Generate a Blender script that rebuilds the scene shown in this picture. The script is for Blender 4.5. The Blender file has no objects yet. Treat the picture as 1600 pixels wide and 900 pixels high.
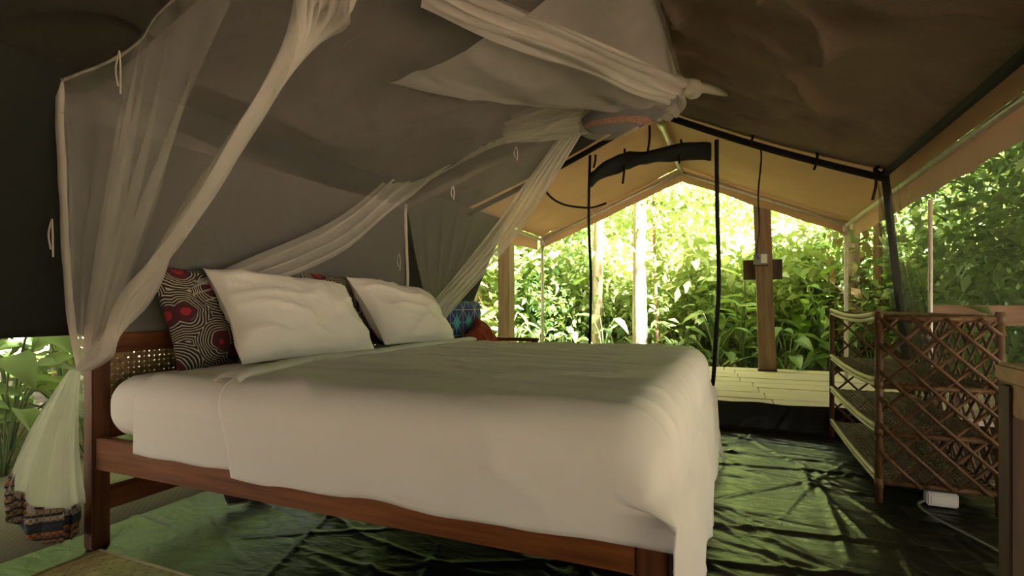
import bpy, math, random
import numpy as np
from mathutils import Vector, Matrix, noise

random.seed(7); rng = np.random.default_rng(7)
SC = bpy.context.scene
COL = SC.collection
PI = math.pi

# ------------------------------------------------------------------ camera
cd = bpy.data.cameras.new('camera'); cam = bpy.data.objects.new('camera', cd); COL.objects.link(cam)
cd.sensor_width = 36.0; cd.lens = 36.0 * 830 / 1600; cd.shift_y = 25 / 1600; cd.clip_start = .02; cd.clip_end = 300
cam.location = (0, 0, .95); cam.rotation_euler = (PI / 2, 0, math.atan(350 / 830))
SC.camera = cam

# ------------------------------------------------------------------ sky, sun, exposure
w = bpy.data.worlds.new('sky'); SC.world = w; w.use_nodes = True
bg = w.node_tree.nodes['Background']; bg.inputs[0].default_value = (.93, .97, 1.0, 1); bg.inputs[1].default_value = 2.6
sl = bpy.data.lights.new('sun', 'SUN'); sl.energy = 400.0; sl.angle = math.radians(8); sl.color = (1, .95, .84)
sun = bpy.data.objects.new('sun', sl); COL.objects.link(sun)
sun.rotation_euler = Vector((-.45, .25, -.86)).to_track_quat('-Z', 'Y').to_euler()
SC.view_settings.view_transform = 'Standard'; SC.view_settings.look = 'None'
SC.view_settings.exposure = -0.3; SC.view_settings.gamma = 1; SC.view_settings.use_curve_mapping = False
cy = SC.cycles
cy.use_denoising = True; cy.max_bounces = 10; cy.diffuse_bounces = 6; cy.transparent_max_bounces = 40
cy.sample_clamp_indirect = 8

# ------------------------------------------------------------------ materials
MATS = {}
class NT:
    def __init__(s, name):
        s.m = bpy.data.materials.new(name); s.m.use_nodes = True; s.t = s.m.node_tree
        s.t.nodes.clear(); s.out = s.t.nodes.new('ShaderNodeOutputMaterial'); MATS[name] = s.m
    def n(s, kind, **kw):
        nd = s.t.nodes.new('ShaderNode' + kind)
        for k, v in kw.items():
            if k.startswith('_'): setattr(nd, k[1:], v)
            else:
                key = int(k[1:]) if k[0] == 'i' and k[1:].isdigit() else k.replace('_', ' ')
                if isinstance(v, bpy.types.NodeSocket): s.t.links.new(v, nd.inputs[key])
                else: nd.inputs[key].default_value = v
        return nd
    def l(s, a, b): s.t.links.new(a, b)
    def co(s, scale=(1, 1, 1), rot=(0, 0, 0), gen='Object'):
        c = s.n('TexCoord'); m = s.n('Mapping', Vector=c.outputs[gen]); m.inputs['Scale'].default_value = scale
        m.inputs['Rotation'].default_value = rot
        return m.outputs[0]
    def noise(s, v, sc, det=4, rough=.55, out=0): return s.n('TexNoise', Vector=v, Scale=sc, Detail=det, Roughness=rough).outputs[out]
    def ramp(s, f, stops):
        r = s.n('ValToRGB', Fac=f); e = r.color_ramp.elements
        while len(e) < len(stops): e.new(.5)
        for el, (p, c) in zip(e, stops): el.position = p; el.color = (*c, 1)
        return r.outputs[0]
    def mix(s, f, a, b, mode='MIX'):
        m = s.n('Mix', _data_type='RGBA', _blend_type=mode)
        for i, v in ((0, f), (6, a), (7, b)):
            if isinstance(v, bpy.types.NodeSocket): s.l(v, m.inputs[i])
            else: m.inputs[i].default_value = v if i == 0 else (*v, 1)
        return m.outputs[2]
    def bump(s, h, st=.3, dist=.01): return s.n('Bump', Height=h, Strength=st, Distance=dist).outputs[0]
    def fin(s, sh): s.l(sh, s.out.inputs[0]); return s.m
    def pr(s, col, rough=.8, **kw):
        if not isinstance(col, bpy.types.NodeSocket): col = (*col, 1)
        return s.n('BsdfPrincipled', Base_Color=col, Roughness=rough, **kw)

def m_cloth(name, c, rough=.9, sc=6, var=.12, bump=.25, weave=900, trans=0):
    t = NT(name); v = t.co(); nz = t.noise(v, sc)
    col = t.mix(nz, tuple(x * (1 - var) for x in c), tuple(min(1, x * (1 + var)) for x in c))
    wr = t.noise(t.co((1, 1, 1)), 14, 5)
    p = t.pr(col, rough, Normal=t.bump(wr, bump, .012)); sh = p.outputs[0]
    p.inputs['Specular IOR Level'].default_value = .2
    if trans:
        tr = t.n('BsdfTranslucent', Color=col); sh = t.n('MixShader', i0=trans, i1=sh, i2=tr.outputs[0]).outputs[0]
    return t.fin(sh)
def m_wood(name, c1, c2, axis=0, rough=.5, sc=5, spec=.4):
    t = NT(name); s = [14, 14, 14]; s[axis] = .9
    v = t.co(tuple(s)); nz = t.noise(v, sc * .4, 6, .6); n2 = t.noise(t.co((2, 2, 2)), 3)
    col = t.ramp(nz, [(.3, c1), (.7, c2)]); col = t.mix(n2, col, t.mix(.5, col, c1), 'MIX')
    p = t.pr(col, rough, Normal=t.bump(nz, .15, .004)); p.inputs['Specular IOR Level'].default_value = spec
    return t.fin(p.outputs[0])
def m_net(name, op, c=(.86, .83, .75)):
    t = NT(name); v = t.co()
    nz = t.noise(t.co((3, 3, 3)), 3, 4)
    f = t.n('MapRange', Value=nz, i1=.3, i2=.7, i3=op * .94, i4=op * 1.06).outputs[0]
    d = t.n('BsdfDiffuse', Color=(*c, 1)); tr = t.n('BsdfTranslucent', Color=(*c, 1))
    a = t.n('MixShader', i0=.45, i1=d.outputs[0], i2=tr.outputs[0])
    return t.fin(t.n('MixShader', i0=f, i1=t.n('BsdfTransparent').outputs[0], i2=a.outputs[0]).outputs[0])
def m_leaf(name, c1, c2, trans=.45, rough=.4, island=True):
    t = NT(name)
    r = t.n('NewGeometry').outputs['Random Per Island'] if island else t.n('ObjectInfo').outputs['Random']
    col = t.ramp(r, [(0, c1), (1, c2)]); col = t.mix(t.noise(t.co(), 9, 3), col, tuple(x * .75 for x in c1))
    p = t.pr(col, rough); p.inputs['Specular IOR Level'].default_value = .45
    tc = t.mix(.45, col, (.50, .56, .13), 'MIX')
    tr = t.n('BsdfTranslucent', Color=tc)
    return t.fin(t.n('MixShader', i0=trans, i1=p.outputs[0], i2=tr.outputs[0]).outputs[0])

m_cloth('canvas_inner', (.19, .14, .095), sc=1.6, var=.28, bump=1.0, trans=.02)
m_cloth('canvas_fly', (.52, .345, .19), sc=2, var=.14, bump=.6, trans=.05)
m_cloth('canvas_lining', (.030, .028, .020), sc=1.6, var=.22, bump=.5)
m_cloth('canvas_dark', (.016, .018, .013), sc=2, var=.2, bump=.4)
m_cloth('cotton', (.80, .775, .70), sc=3, var=.04, bump=.28)
m_cloth('cotton_pillow', (.82, .79, .69), sc=3, var=.04, bump=.45)
m_cloth('red_cloth', (.22, .022, .013), sc=5)
m_cloth('webbing', (.010, .011, .009), sc=12)
m_cloth('zip_black', (.014, .016, .012), sc=12)
m_net('net', .26); m_net('net_fold', .46); m_net('net_hem', .85, (.80, .76, .66)); m_net('net_fine', .10, (.2, .2, .18)); m_net('net_mid', .30)
m_net('screen_mesh', .30, (.07, .075, .06))
m_wood('bed_wood', (.085, .026, .007), (.26, .095, .022), 0, .5, 7, .22)
m_wood('bed_wood_y', (.06, .018, .006), (.18, .06, .016), 1, .5, 7, .22)
m_wood('bed_wood_z', (.05, .018, .007), (.15, .052, .016), 2, .5, 7, .22)
m_wood('deck_wood', (.54, .43, .39), (.74, .64, .60), 0, .75)
m_wood('post_wood', (.12, .075, .045), (.27, .175, .10), 2, .8)
m_wood('dark_wood', (.035, .02, .012), (.085, .05, .028), 2, .7)
m_wood('table_wood', (.16, .085, .04), (.34, .20, .10), 0, .55)
m_wood('rattan', (.050, .024, .010), (.15, .080, .030), 2, .5, spec=.25)
m_wood('rattan_pale', (.30, .235, .14), (.48, .39, .25), 1, .5)
def m_weave(name, c1, c2):
    t = NT(name); r = t.n('NewGeometry').outputs['Random Per Island']
    col = t.ramp(r, [(0, c1), (1, c2)]); col = t.mix(t.noise(t.co(), 40), col, tuple(x * .6 for x in c1))
    return t.fin(t.pr(col, .55).outputs[0])
m_weave('weave', (.15, .10, .06), (.34, .25, .16)); m_weave('mat_weave', (.34, .24, .09), (.52, .40, .18)); m_weave('cane', (.20, .11, .04), (.36, .22, .08))
t = NT('tarp')
v = t.co(); nz = t.noise(v, 2.2, 6, .6); wr = t.n('TexNoise', Vector=t.co((1.6, 3.2, 1)), Scale=7, Detail=6, Distortion=.8)
col = t.ramp(nz, [(.3, (.007, .009, .006)), (.75, (.018, .021, .014))])
p = t.pr(col, .30, Normal=t.bump(wr.outputs[0], .30, .02)); p.inputs['Specular IOR Level'].default_value = .26; t.fin(p.outputs[0])
m_cloth('thatch', (.20, .15, .09), sc=9, var=.4, bump=1)
t = NT('metal_pole'); nz = t.noise(t.co((3, 3, 3)), 6)
t.fin(t.pr(t.ramp(nz, [(.3, (.50, .46, .38)), (.8, (.72, .68, .58))]), .38, Metallic=.35).outputs[0])
t = NT('plastic_grey'); t.fin(t.pr((.16, .17, .16), .4).outputs[0])
t = NT('plastic_white'); t.fin(t.pr((.62, .60, .54), .45).outputs[0])
t = NT('soil'); nz = t.n('TexVoronoi', Vector=t.co(), Scale=14); n2 = t.noise(t.co(), 3, 6)
c = t.mix(n2, t.ramp(nz.outputs['Color'], [(.2, (.10, .065, .04)), (.8, (.34, .25, .18))]), (.16, .11, .075))
t.fin(t.pr(c, .9, Normal=t.bump(nz.outputs[0], .8, .03)).outputs[0])
t = NT('mat_ground'); ck = t.n('TexChecker', Vector=t.co(), Scale=60); nz = t.noise(t.co(), 4)
c = t.mix(nz, t.mix(ck.outputs[1], (.15, .14, .105), (.21, .195, .15)), (.14, .125, .095)); t.fin(t.pr(c, .9).outputs[0])
t = NT('bark'); nz = t.noise(t.co((9, 9, 1.2)), 2, 7, .65)
t.fin(t.pr(t.ramp(nz, [(.3, (.24, .16, .10)), (.5, (.50, .38, .27)), (.72, (.68, .60, .50))]), .9, Normal=t.bump(nz, .8, .03)).outputs[0])
t = NT('bark_red'); nz = t.noise(t.co((9, 9, 1.2)), 2, 7, .65)
t.fin(t.pr(t.ramp(nz, [(.3, (.20, .11, .06)), (.7, (.46, .29, .18))]), .9, Normal=t.bump(nz, .8, .03)).outputs[0])
m_leaf('leaf_broad', (.14, .25, .09), (.27, .40, .15), .35, .32, False)
m_leaf('leaf_ginger', (.20, .38, .05), (.32, .50, .09), .5, .4, False)
m_leaf('leaf_shrub', (.20, .30, .10), (.40, .50, .21), .45)
m_leaf('leaf_light', (.38, .46, .17), (.58, .64, .31), .5)
m_leaf('leaf_dark', (.06, .15, .04), (.13, .25, .07), .35)
m_leaf('leaf_dry', (.26, .15, .07), (.48, .33, .18), .3, .8)
t = NT('stem_green'); t.fin(t.pr((.13, .20, .06), .6).outputs[0])
# printed cloths
t = NT('print_flower'); v = t.co(); vo = t.n('TexVoronoi', Vector=v, Scale=5.5)
dist = vo.outputs['Distance']
ns = t.noise(v, 6, 2)
ang = t.n('Math', _operation='SINE', i0=t.n('Math', _operation='MULTIPLY_ADD', i0=dist, i1=95.0, i2=t.n('Math', _operation='MULTIPLY', i0=ns, i1=34.0).outputs[0]).outputs[0]).outputs[0]
st = t.ramp(ang, [(.45, (.012, .010, .010)), (.62, (.40, .35, .24))])
c = t.mix(t.n('Math', _operation='LESS_THAN', i0=dist, i1=.27).outputs[0], st, (.05, .006, .008))
c = t.mix(t.n('Math', _operation='LESS_THAN', i0=dist, i1=.15).outputs[0], c, (.26, .012, .016))
t.fin(t.pr(c, .9).outputs[0])
t = NT('print_blue')    # navy ground, turquoise diamonds, pale star lines
sx = t.n('SeparateXYZ', Vector=t.co((1, 4.6, 4.6)))
def mod(a, o=0.): return t.n('Math', _operation='SUBTRACT', i0=t.n('Math', _operation='FRACT', i0=t.n('Math', _operation='ADD', i0=a, i1=o).outputs[0]).outputs[0], i1=.5).outputs[0]
yy, zz = mod(sx.outputs[1]), mod(sx.outputs[2], .35)
an = t.n('Math', _operation='ARCTAN2', i0=zz, i1=yy).outputs[0]
rr = t.n('Math', _operation='SQRT', i0=t.n('Math', _operation='ADD', i0=t.n('Math', _operation='MULTIPLY', i0=zz, i1=zz).outputs[0], i1=t.n('Math', _operation='MULTIPLY', i0=yy, i1=yy).outputs[0]).outputs[0]).outputs[0]
fr = t.n('Math', _operation='ABSOLUTE', i0=t.n('Math', _operation='SINE', i0=t.n('Math', _operation='MULTIPLY', i0=an, i1=4.0).outputs[0]).outputs[0]).outputs[0]
ray = t.n('Math', _operation='LESS_THAN', i0=t.n('Math', _operation='MULTIPLY', i0=fr, i1=rr).outputs[0], i1=.045).outputs[0]
base = t.mix(t.n('Math', _operation='GREATER_THAN', i0=rr, i1=.50).outputs[0], (.012, .028, .12), (.03, .28, .38))
c = t.mix(ray, base, (.36, .42, .46)); c = t.mix(t.n('Math', _operation='LESS_THAN', i0=rr, i1=.05).outputs[0], c, (.45, .24, .08))
t.fin(t.pr(c, .9).outputs[0])
t = NT('print_hem')     # woven ethnic border
v = t.co(); ss = t.n('SeparateXYZ', Vector=v)
band = t.n('Math', _operation='FRACT', i0=t.n('Math', _operation='MULTIPLY', i0=ss.outputs[2], i1=34.).outputs[0]).outputs[0]
hs = t.n('TexWhiteNoise', _noise_dimensions='1D', W=t.n('Math', _operation='FLOOR', i0=t.n('Math', _operation='MULTIPLY', i0=ss.outputs[2], i1=34.).outputs[0]).outputs[0])
ck = t.n('TexChecker', Vector=v, Scale=75)
c = t.ramp(hs.outputs[0], [(0, (.02, .03, .04)), (.3, (.05, .05, .04)), (.5, (.30, .27, .20)), (.75, (.30, .08, .02)), (1, (.22, .20, .10))])
c = t.mix(t.n('Math', _operation='MULTIPLY', i0=ck.outputs[1], i1=.7).outputs[0], c, (.015, .015, .015))
c = t.mix(t.n('Math', _operation='LESS_THAN', i0=band, i1=.25).outputs[0], c, (.012, .014, .016))
t.fin(t.pr(c, .9).outputs[0])

# ------------------------------------------------------------------ helpers
def mesh(name, V, Fc, smooth=True):
    me = bpy.data.meshes.new(name); me.from_pydata([tuple(v) for v in V], [], Fc)
    if smooth: me.polygons.foreach_set('use_smooth', [True] * len(me.polygons))
    me.update(); return me
def obj(name, me, mat, parent=None, loc=(0, 0, 0), rot=(0, 0, 0)):
    o = bpy.data.objects.new(name, me); COL.objects.link(o); o.location = loc; o.rotation_euler = rot
    if mat and me and not me.materials: me.materials.append(MATS[mat])
    if parent: o.parent = parent
    return o
def tag(o, label=None, cat=None, group=None, kind=None):
    if label: o['label'] = label
    if cat: o['category'] = cat
    if group: o['group'] = group
    if kind: o['kind'] = kind
    return o
def thing(name, label, cat, loc=(0, 0, 0), group=None, rz=0, kind=None):
    o = bpy.data.objects.new(name, None); COL.objects.link(o); o.location = loc; o.rotation_euler = (0, 0, rz)
    o.empty_display_size = .1
    return tag(o, label, cat, group, kind)
def struct(name, me, mat, label, cat='setting'):
    return tag(obj(name, me, mat), label, cat, None, 'structure')
class MB:
    def __init__(s): s.v = []; s.f = []
    def add(s, V, Fc):
        b = len(s.v); s.v += [tuple(v) for v in V]; s.f += [tuple(i + b for i in f) for f in Fc]; return s
    def box(s, a, b, ch=.0):
        x0, y0, z0 = a; x1, y1, z1 = b
        if ch <= 0:
            V = [(x, y, z) for z in (z0, z1) for y in (y0, y1) for x in (x0, x1)]
            return s.add(V, [(0, 2, 3, 1), (4, 5, 7, 6), (0, 1, 5, 4), (2, 6, 7, 3), (0, 4, 6, 2), (1, 3, 7, 5)])
        import bmesh
        bm = bmesh.new(); bmesh.ops.create_cube(bm, size=1)
        for v in bm.verts: v.co = Vector(((x0 + x1) / 2 + v.co.x * (x1 - x0), (y0 + y1) / 2 + v.co.y * (y1 - y0), (z0 + z1) / 2 + v.co.z * (z1 - z0)))
        bmesh.ops.bevel(bm, geom=bm.edges[:], offset=ch, segments=2, affect='EDGES')
        bm.verts.index_update(); s.add([v.co[:] for v in bm.verts], [[v.index for v in f.verts] for f in bm.faces]); bm.free(); return s
    def tube(s, pts, r, n=8, flat=1.0):
        pts = [Vector(p) for p in pts]; R = r if hasattr(r, '__len__') else [r] * len(pts)
        V = []; up = None
        for i, p in enumerate(pts):
            d = (pts[min(i + 1, len(pts) - 1)] - pts[max(i - 1, 0)]).normalized()
            if up is None: up = d.orthogonal().normalized()
            up = (up - d * up.dot(d)); up = up.normalized() if up.length > 1e-6 else d.orthogonal().normalized()
            sd = d.cross(up)
            for k in range(n):
                a = 2 * PI * k / n; V.append(p + (up * math.cos(a) + sd * math.sin(a) * flat) * R[i])
        Fc = [(i * n + k, i * n + (k + 1) % n, (i + 1) * n + (k + 1) % n, (i + 1) * n + k) for i in range(len(pts) - 1) for k in range(n)]
        Fc += [tuple(range(n))[::-1], tuple((len(pts) - 1) * n + k for k in range(n))]
        return s.add(V, Fc)
    def grid(s, fn, nu, nv):
        V = [fn(i / nu, j / nv) for j in range(nv + 1) for i in range(nu + 1)]
        return s.add(V, [(j * (nu + 1) + i, j * (nu + 1) + i + 1, (j + 1) * (nu + 1) + i + 1, (j + 1) * (nu + 1) + i) for j in range(nv) for i in range(nu)])
    def build(s, name, mat, parent=None, smooth=True, **kw): return obj(name, mesh(name, s.v, s.f, smooth), mat, parent, **kw)
def lerp(a, b, t): return Vector(a) * (1 - t) + Vector(b) * t
def spline(P, n=40):
    P = [Vector(p) for p in P]; out = []
    m = len(P) - 1
    for q in range(n + 1):
        u = q / n * m; i = min(int(u), m - 1); f = u - i
        p0, p1, p2, p3 = P[max(i - 1, 0)], P[i], P[i + 1], P[min(i + 2, m)]
        out.append(.5 * ((2 * p1) + (p2 - p0) * f + (2 * p0 - 5 * p1 + 4 * p2 - p3) * f * f + (3 * p1 - p0 - 3 * p2 + p3) * f ** 3))
    return out
def nz(x, y, z=0): return noise.noise(Vector((x, y, z)))
def solid(o, th):
    m = o.modifiers.new('thickness', 'SOLIDIFY'); m.thickness = th; m.offset = 0; return o
def ridged(x, y, z=0): return 1 - 2 * abs(noise.noise(Vector((x, y, z))))
def copy_tree(o, parent=None):
    c = o.copy(); COL.objects.link(c); c.parent = parent
    for ch in o.children: copy_tree(ch, c)
    return c

def sub(child, part, M=None):
    child.parent = part; child.matrix_parent_inverse = (M or Matrix.Identity(4)).inverted(); return child

# ------------------------------------------------------------------ the setting: ground, floor, deck, tent
RX, RZ = -.55, 2.44           # ridge
EX, EZ, WX = 1.03, 1.755, -2.20
def roof_z(x): return RZ - (RZ - EZ) * ((x - RX) / (EX - RX) if x > RX else (RX - x) / (RX - WX))
YB, YF, YP = -1.3, 4.0, 6.1   # back, inner front, porch front

g = MB().grid(lambda u, v: ((u - .5) * 90, -20 + v * 90, -.12 + .10 * nz(u * 40, v * 40) - (.0 if abs((u - .5) * 90) > 4 else .05)), 90, 90)
tag(g.build('ground', 'soil'), 'brown forest soil with leaf litter around the tent', 'ground', None, 'structure')
o = MB().box((-3.75, -1.2, -.3), (-2.50, 4.2, -.01), .01).build('ledge', 'mat_ground'); tag(o, 'beige matting ledge outside the tent beneath the leafy plants', 'ledge', None, 'structure')

NFX, NFY = 330, 500
gx, gy = np.meshgrid(np.linspace(-2.48, 1.22, NFX + 1), np.linspace(-1.3, 4.56, NFY + 1)); gz = np.zeros_like(gx)
gr = np.random.default_rng(12)
for k in range(330):                      # creases: long thin ridges, a few wide soft folds
    cx, cy_ = gr.uniform(-2.4, 1.2), gr.uniform(-.6, 4.4); a_ = gr.normal(-.5, .38) if k % 4 else gr.uniform(0, PI); ln = gr.uniform(.12, .75); wd = gr.uniform(.010, .019)
    dx, dy = gx - cx, gy - cy_; al = dx * math.cos(a_) + dy * math.sin(a_); ac = -dx * math.sin(a_) + dy * math.cos(a_) + .10 * al * al * gr.uniform(-1, 1)
    gz += gr.uniform(.3, .75) * wd * np.exp(-(ac / wd) ** 2) * np.exp(-(al / ln) ** 4)
def floor_pt(u, v):
    i, j = round(u * NFX), round(v * NFY); x, y, z = gx[j, i], gy[j, i], gz[j, i]
    z += .004 * nz(x * 1.5, y * 1.5, 4) + .002 * nz(x * 4, y * 6, 1)
    if y > 4.38:                      # the groundsheet turns up against the deck
        k = (y - 4.38) / .18; z = z * (1 - k) + .20 * min(1, k) ** .8 + .012 * nz(x * 4, 1) * k; y = 4.38 + .06 * k
    return (x, y, z)
o = MB().grid(floor_pt, NFX, NFY).build('floor', 'tarp'); tag(o, 'dark green creased tarpaulin groundsheet of the tent', 'floor', None, 'structure')

deck = thing('deck', 'raised deck of pale weathered boards beyond the tent door', 'deck', (0, 0, 0), kind='structure')
random.seed(3)
for r in range(8):
    y0 = 4.47 + r * .325; x = -3.3 - random.random(); xe = 2.6
    cuts = [x, -1.1 + random.uniform(-.4, .4), .12 + .09 * (3 - r) * .6 + random.uniform(-.04, .04), xe]
    for a, b in zip(cuts, cuts[1:]):
        dz = random.uniform(-.004, .004); tl = random.uniform(-.003, .003)
        m = MB().box((a + .003, y0 + .005, .135), (b - .003, y0 + .320, .175 + dz), .006)
        m.build('plank', 'deck_wood', deck, False)
for xx in (-3.2, -1.5, .2, 1.9): MB().box((xx, 4.6, -.2), (xx + .1, 7.0, .13)).build('joist', 'post_wood', deck, False)

# inner canvas (ceiling) with wrinkles
def ceil_pt(side):
    def f(u, v):
        x = RX + (u * (.87 - RX) if side > 0 else -u * (RX + 2.10)); y = YB + v * (YF - YB)
        wr = .050 * max(0, ridged(x * 1.5 + y * .6, y * 1.7 - x * .4 + 5)) ** 4 + .014 * nz(x * 4 + y * 2, y * 3) + .042 * max(0, ridged(x * 3 - y * 2, y * 2.4 + 9)) ** 5
        wr *= (1 - u ** 6) * min(1, (1 - v) * 10 + .1)
        return (x, y, roof_z(x) - .035 - wr - .03 * math.sin(PI * u) * abs(math.sin(PI * v * 2.5)))
    return f
m = MB().grid(ceil_pt(1), 90, 170); m.grid(ceil_pt(-1), 90, 170)
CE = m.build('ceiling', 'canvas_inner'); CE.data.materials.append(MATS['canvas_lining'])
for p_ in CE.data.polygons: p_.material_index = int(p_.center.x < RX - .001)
tag(CE, 'wrinkled brown canvas inner roof of the tent', 'ceiling', None, 'structure')
# left wall: dark canvas with an open strip closed by a fine screen
def wl(u, v):
    y = YB + u * (4.78 - YB); zb = .826 + max(0, (y - 1.6)) * .045
    zt = roof_z(-2.09) - .03; z = zt + (zb - zt) * v; x = -2.09 - .35 * v + .012 * nz(y * 2, z * 2) + .008 * nz(y * 6, z)
    return (x, y, z)
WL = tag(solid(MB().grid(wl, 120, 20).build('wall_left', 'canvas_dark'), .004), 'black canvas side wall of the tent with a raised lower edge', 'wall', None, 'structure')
MB().grid(lambda u, v: (-2.455, YB + u * (3.6 - YB), .86 - v * .86), 20, 4).build('screen_panel', 'net_fine', WL)
# right wall: sheer screen, gathered towards the front
def wr_(u, v):
    y = 4.28 - u * (4.28 - YB) - .25 * (1 - v) * 0; k = math.exp(-((y - 4.25) / .55) ** 2)
    top = (.87, y * (1 - .0), roof_z(.87) - .03); bot = (1.14, y + .2 * (y / 4.3), .02)
    p = lerp(top, bot, v)
    fold = (.035 * math.sin(y * 46 + 3 * v + 4 * nz(y * 2, v * 2)) * k + .02 * nz(y * 2.2, v * 1.8) + .012 * nz(y * 7 + v * 2, v * 2))
    p.x += fold * min(1, v * 5 + .1); return p
WR = tag(MB().grid(wr_, 300, 30).build('wall_right', 'screen_mesh'), 'sheer crinkled insect screen side wall of the tent', 'wall', None, 'structure')
MB().tube([(.87, YB, roof_z(.87) - .05), (.87, 1.5, roof_z(.87) - .06), (.87, 4.02, roof_z(.87) - .05)], .028, 6, .7).build('top_binding', 'webbing', WR)
MB().grid(lambda u, v: Vector((.87 + .27 * v + (u - .5) * .045, 4.03 + .45 * v, (roof_z(.87) - .05) * (1 - v) + .02)), 2, 10).build('corner_strap', 'webbing', WR)
solid(WR.children[-1], .01)
o = MB().grid(lambda u, v: (-2.45 + u * 3.6, YB + .02 * nz(u * 9, v * 5), v * (roof_z(-2.2 + u * 3.2) - .02)), 40, 16).build('wall_back', 'canvas_inner')
tag(o, 'brown canvas rear wall of the tent', 'wall', None, 'structure')

# fly sheet and porch
fly = thing('awning', 'tan canvas fly sheet over the tent with a porch gable', 'awning', (0, 0, 0))
def fly_pt(side):
    def f(u, v):
        x = RX + (u * (EX - RX) if side > 0 else -u * (RX - WX)); y = YB + v * (YP - YB)
        sag = .035 * math.sin(PI * u) * (.4 + .6 * max(0, math.sin(PI * (y - 4.0) / 2.1)) if y > 4 else .2)
        return (x, y, roof_z(x) + .02 - sag - (.012 * max(0, ridged(x * 2 + y, y * 2.2)) ** 3 + .008 * nz(x * 5, y * 3) if y > 3.9 else 0))
    return f
m = MB().grid(fly_pt(1), 40, 160); m.grid(fly_pt(-1), 40, 160); m.build('canopy', 'canvas_fly', fly)
def valance(side):
    def f(u, v):
        x = RX + (u * (EX - RX) if side > 0 else -u * (RX - WX))
        return (x, YP + .02 + .02 * v + .015 * nz(x * 5, v), roof_z(x) + .02 - v * (.15 + .02 * nz(x * 3, 5)))
    return f
for sd in (1, -1): MB().grid(valance(sd), 40, 4).build('front_valance', 'canvas_fly', fly)
for sx, s in ((EX, 1), (WX, -1)):
    MB().grid(lambda u, v: (sx + s * (.03 + .015 * nz(u * 30, v)), YB + u * (YP - YB), EZ + .02 - v * (.17 + .015 * nz(u * 20, 3))), 60, 4).build('side_valance', 'canvas_fly', fly)
fr = thing('tent_frame', 'pale metal pole frame carrying the fly sheet', 'frame', (0, 0, 0))
P = lambda a, b, r=.019: MB().tube([a, lerp(a, b, .5), b], r, 10).build('pole', 'metal_pole', fr)
P((EX - .03, YB, EZ - .03), (EX - .03, YP, EZ - .03)); P((WX + .03, YB, EZ - .03), (WX + .03, YP, EZ - .03))
P((RX, YB, RZ - .05), (RX, YP, RZ - .05), .024)
P((RX, YP - .02, RZ - .05), (EX - .03, YP - .02, EZ - .03)); P((RX, YP - .02, RZ - .05), (WX + .03, YP - .02, EZ - .03))
P((EX - .03, YP, EZ - .03), (EX - .03, YP, .175)); P((WX + .03, YP, EZ - .03), (WX + .03, YP, .175))
P((EX + .11, 4.15, EZ - .14), (EX + .11, 4.15, -.1), .013)
for y in (4.35, 5.0): MB().tube([(RX, y - .09, RZ - .05), (RX, y + .09, RZ - .05)], .034, 10).build('pole_joint', 'metal_pole', fr)
for x in (EX - .03, WX + .03): MB().tube([(x, YP, EZ - .09), (x, YP, EZ + .0)], .03, 10).build('corner_fitting', 'metal_pole', fr)

# black-bound front gable with the rolled-up door
dr = tag(thing('door_1', 'black bound tent doorway with its door rolled up and tied', 'door', (0, YF, 0)), kind='structure')
for xe in (.87, -2.10):
    pts = [(RX + (xe - RX) * k / 12, 0, roof_z(RX + (xe - RX) * k / 12) - .085 - .025 * math.sin(PI * k / 12)) for k in range(13)]
    MB().tube(pts, .034, 8, .45).build('gable_binding', 'webbing', dr)
roll = spline([(-1.02, -.02, 1.90), (-.93, -.03, 1.955), (-.80, -.03, 2.0), (-.70, -.03, 2.02), (-.50, -.03, 2.03), (-.32, -.03, 2.035), (-.16, -.03, 2.02)], 60)
m = MB(); n = 14; V = []
for i, p in enumerate(roll):
    for k in range(n):
        a = 2 * PI * k / n; r = .056 + .014 * nz(i * .16, k * .5) + .010 * math.sin(a * 2 + i * .2)
        V.append(p + Vector((0, math.cos(a) * r, math.sin(a) * r)))
m.add(V, [(i * n + k, i * n + (k + 1) % n, (i + 1) * n + (k + 1) % n, (i + 1) * n + k) for i in range(60) for k in range(n)] + [tuple(range(n)), tuple(60 * n + k for k in range(n))])
m.build('rolled_door', 'zip_black', dr)
def strip(name, pts, w_, mat='webbing', par=dr, th=.006):
    pts = spline(pts, 24)
    return solid(MB().grid(lambda u, v: pts[round(v * 24)] + Vector(((u - .5) * w_, 0, 0)), 1, 24).build(name, mat, par), th)
strip('zip_strip', [(-.125, -.02, 2.10), (-.12, -.03, 1.6), (-.11, -.03, 1.1), (-.13, -.02, .7), (-.15, .03, .40), (-.17, .1, .34)], .028)
strip('zip_strip', [(-1.03, -.02, 2.09), (-1.04, -.02, 1.6), (-1.02, -.03, 1.1), (-1.03, -.02, .5), (-1.03, .2, .2)], .020)
for x, z0, z1 in ((-.76, 2.10, 1.84), (-.36, 2.12, 1.95), (-.58, 2.25, 2.05), (.10, 2.12, 2.03), (.48, 1.96, 1.82), (.80, 1.80, 1.60), (-.98, 2.08, 1.98)):
    strip('tie', [(x, -.05, z0), (x + .004, -.07, (z0 + z1) / 2), (x - .012, -.06, z1)], .016)
m = MB().tube([(.80, -.05, 1.79), (.84, -.09, 1.83), (.88, -.06, 1.80), (.83, -.08, 1.76), (.80, -.05, 1.79)], .012, 6); m.build('tie_knot', 'webbing', dr)
wire = tag(MB().tube(spline([(.145, 4.0, 2.05), (.16, 4.02, 1.95), (.15, 4.3, 1.75), (.19, 5.2, 1.62), (.20, 6.2, 1.5), (.25, 6.74, 1.46)], 30), .006, 5).build('cord', 'webbing'), 'thin black cord hanging from the gable to the lamp on the post', 'cord')
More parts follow.
